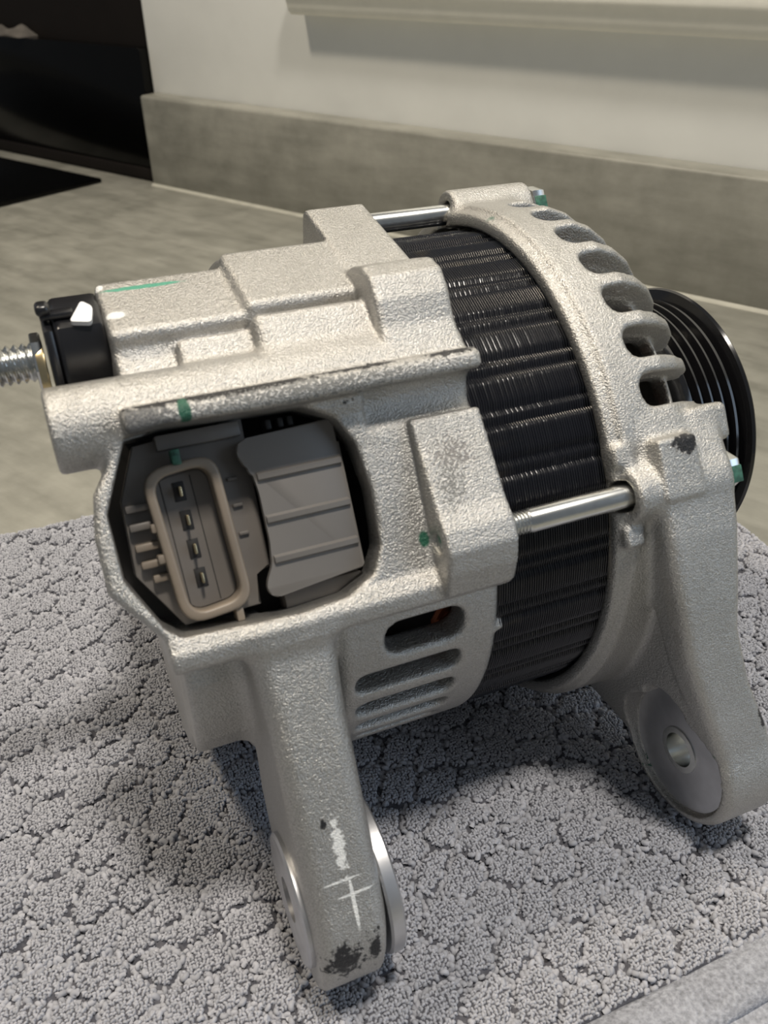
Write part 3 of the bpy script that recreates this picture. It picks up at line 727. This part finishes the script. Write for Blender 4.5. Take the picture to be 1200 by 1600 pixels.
bm = bmesh.new(); prism_bm(bm, rounded_poly([(-9.52, 1.2), (-8.48, 1.3), (-8.36, -1.3), (-9.34, -1.4)], .3), 5.5, 5.575, (0, 1))
bm_obj('socket_floor', bm, M['grey_plastic'], conn)
for q, (xa, tb) in enumerate(((-9.06, .92), (-9.04, .35), (-9.03, -.22), (-9.02, -.80))):
    bm = bmesh.new(); box_bm(bm, (xa - .10, tb - .19, 5.57), (xa + .12, tb + .19, 5.60), .01); bm_obj('pin_well_shade', bm, M['dark'], conn)  # thin dark plate on the floor, the recess shade put into its colour
    bm = bmesh.new(); box_bm(bm, (xa - .01, tb - .10, 5.58), (xa + .04, tb + .10, 5.86), .012); bm_obj('terminal_pin', bm, M['brass'], conn)
for xa in (-9.33, -8.74):
    bm = bmesh.new(); prism_bm(bm, [(xa - .06, 1.2), (xa - .045, 1.2), (xa + .02, -1.3), (xa + .005, -1.3)], 5.57, 5.59, (0, 1)); bm_obj('floor_groove', bm, M['dark'], conn)
bm = bmesh.new(); box_bm(bm, (-9.10, 1.42, 5.7), (-8.93, 1.72, 6.12), .03); o = bm_obj('key_tab', bm, M['green'], conn); tag(o, 'green painted key tab')
bm = bmesh.new(); box_bm(bm, (-8.55, -1.78, 5.5), (-8.40, -1.5, 6.0), .03); bm_obj('key_tab', bm, M['warm_lit_plastic'], conn)
for q, (tb, xa, xb) in enumerate(((.78, -10.12, -9.58), (.42, -10.12, -9.62), (.02, -10.1, -9.6), (-.32, -10.06, -9.55), (-.62, -9.9, -9.5))):
    bm = bmesh.new(); box_bm(bm, (xa, tb - .075, 5.5), (xb, tb + .075, 5.78), .04); bm_obj('side_rib', bm, M['warm_lit_plastic'] if q > 1 else M['grey_plastic'], conn)
for tb in (.35, -.25): 
    bm = bmesh.new(); box_bm(bm, (-9.75, tb - .1, 5.5), (-9.55, tb + .08, 6.02), .04); bm_obj('side_catch', bm, M['warm_lit_plastic'], conn)
for tb in (.95, .42, -.15):
    bm = bmesh.new(); box_bm(bm, (-8.1, tb - .035, 5.5), (-7.9, tb + .035, 5.62), .02); bm_obj('side_rib', bm, M['grey_plastic'], conn)
# --- regulator cover with three raised ribs
cp = [(-7.72, 1.66), (-5.84, 1.74), (-5.80, -1.35), (-7.72, -1.52), (-7.86, -1.38), (-7.83, -1.18), (-7.66, -.88), (-7.60, -.4), (-7.60, .6), (-7.66, 1.02), (-7.84, 1.24), (-7.86, 1.52)]
bm = bmesh.new(); prism_bm(bm, rounded_poly(cp, .10, 3), 5.80, 5.98, (0, 1), .03)
cov = bm_obj('regulator_cover', bm, M['cover'], alt); tag(cov, 'grey plastic regulator cover with three raised ribs')
for tb in (.88, .02, -.78):
    bm = bmesh.new(); prism_bm(bm, [(tb - .10, 5.97), (tb - .055, 6.055), (tb + .045, 6.07), (tb + .10, 5.97)], -7.58 if tb > -.5 else -7.6, -5.84, (1, 2), .02)
    bm_obj('cover_rib', bm, M['cover'], cov)
bm = bmesh.new(); box_bm(bm, (-5.86, -1.3, 5.5), (-5.78, 1.25, 5.93), .02); bm_obj('cover_lip', bm, M['cover'], cov)
bm = bmesh.new(); box_bm(bm, (-7.5, -1.9, 5.0), (-5.8, -1.45, 5.62), .05)
bm_obj('regulator_body', bm, M['grey_plastic'], alt)
bm = bmesh.new(); box_bm(bm, (-9.3, 1.75, 5.2), (-7.65, 2.05, 5.75), .04)
bm_obj('housing_bar', bm, M['grey_plastic'], conn)
bm = bmesh.new(); prism_bm(bm, [(-9.9, 2.15), (-5.4, 2.15), (-5.4, -1.95), (-9.9, -1.95), (-10.55, -.6), (-10.55, .9)], 4.3, 4.6, (0, 1))
bm_obj('dark_backing', bm, M['dark'], alt)  # added dark sheet behind the window, stops light leaking through the gap
for xa in (-7.15, -6.9, -6.7):
    bm = bmesh.new(); box_bm(bm, (xa, 1.75, 5.2), (xa + .12, 1.95, 5.8), .03); bm_obj('regulator_clip', bm, M['dark'], alt)

# --- output terminal: black insulator, stud and nut
def yz(bm): bmesh.ops.rotate(bm, cent=(0, 0, 0), matrix=Matrix.Rotation(R_(-58), 3, 'X'), verts=bm.verts)
DX = .13
TC = (-1.0, 5.48)
bm = bmesh.new()
prism_bm(bm, [(-1.0 - .80, 4.75), (-1.95, 5.1), (-1.95, 6.0), (-1.70, 6.52), (-1.15, 6.72), (-.3, 6.66), (.0, 6.3), (.0, 4.9), (-.3, 4.75)], -10.75, -9.75, (1, 2), .12, 3); bmesh.ops.translate(bm, vec=(DX, 0, -.16), verts=bm.verts); yz(bm)
cap = bm_obj('terminal_insulator', bm, M['black_plastic'], alt); tag(cap, 'black plastic terminal insulator')
bm = bmesh.new(); prism_bm(bm, [(-1.95, 5.0), (-1.95, 6.05), (-1.7, 6.5), (-1.15, 6.62), (-.3, 6.5), (-.1, 5.0), (-.8, 4.85), (-1.6, 4.85)], -10.95, -10.75, (1, 2), .08, 2); bmesh.ops.translate(bm, vec=(DX, 0, -.16), verts=bm.verts); yz(bm); bm_obj('insulator_rim', bm, M['black_plastic'], cap)
bm = bmesh.new(); prism_bm(bm, [(-1.8, 4.2), (-1.9, 6.1), (-1.5, 6.5), (-.4, 6.4), (-.1, 4.2)], -9.75, -9.5, (1, 2), .05); bmesh.ops.translate(bm, vec=(DX, 0, -.16), verts=bm.verts); yz(bm); bm_obj('insulator_foot', bm, M['black_plastic'], cap)
bm = bmesh.new(); box_bm(bm, (-10.95, -1.5, 6.62), (-10.3, -1.2, 6.76), .05); box_bm(bm, (-11.0, -1.55, 6.72), (-10.72, -1.15, 6.95), .09, 3); bmesh.ops.translate(bm, vec=(DX, 0, -.16), verts=bm.verts); yz(bm); bm_obj('latch_tab', bm, M['black_plastic'], cap)
bm = bmesh.new(); prism_bm(bm, rounded_poly([(-10.42, -1.72), (-10.02, -1.80), (-9.93, -1.45), (-10.12, -1.28)], .08), 6.60, 6.74, (0, 1)); bmesh.ops.rotate(bm, cent=(-10.1, -1.6, 6.66), matrix=Matrix.Rotation(R_(35), 3, 'X'), verts=bm.verts); bmesh.ops.translate(bm, vec=(DX, 0, -.16), verts=bm.verts); yz(bm)
bm_obj('paint_mark', bm, plain('white_paint', (.8, .8, .8), .4), cap)
ct = tn(*TC)
bm = bmesh.new(); hexhead(bm, -11.12, -10.9, ct, 1.02)
nut = bm_obj('stud_nut', bm, M['steel'], alt, True, 30)
v_, f_ = lathe([(-11.06, .2), (-11.06, .62), (-10.94, .66), (-10.9, .66), (-10.9, .2)], 40, True, c=(ct[0] - .22, ct[1] - .05))
link('nut_flange', mesh_from('nut_flange', v_, f_), M['brass'], nut, True, 30)
bm = bmesh.new(); thread(bm, -13.4, -10.9, ct, .41, .155, .085, 36); bm_obj('terminal_stud', bm, M['steel'], alt, True, 50)
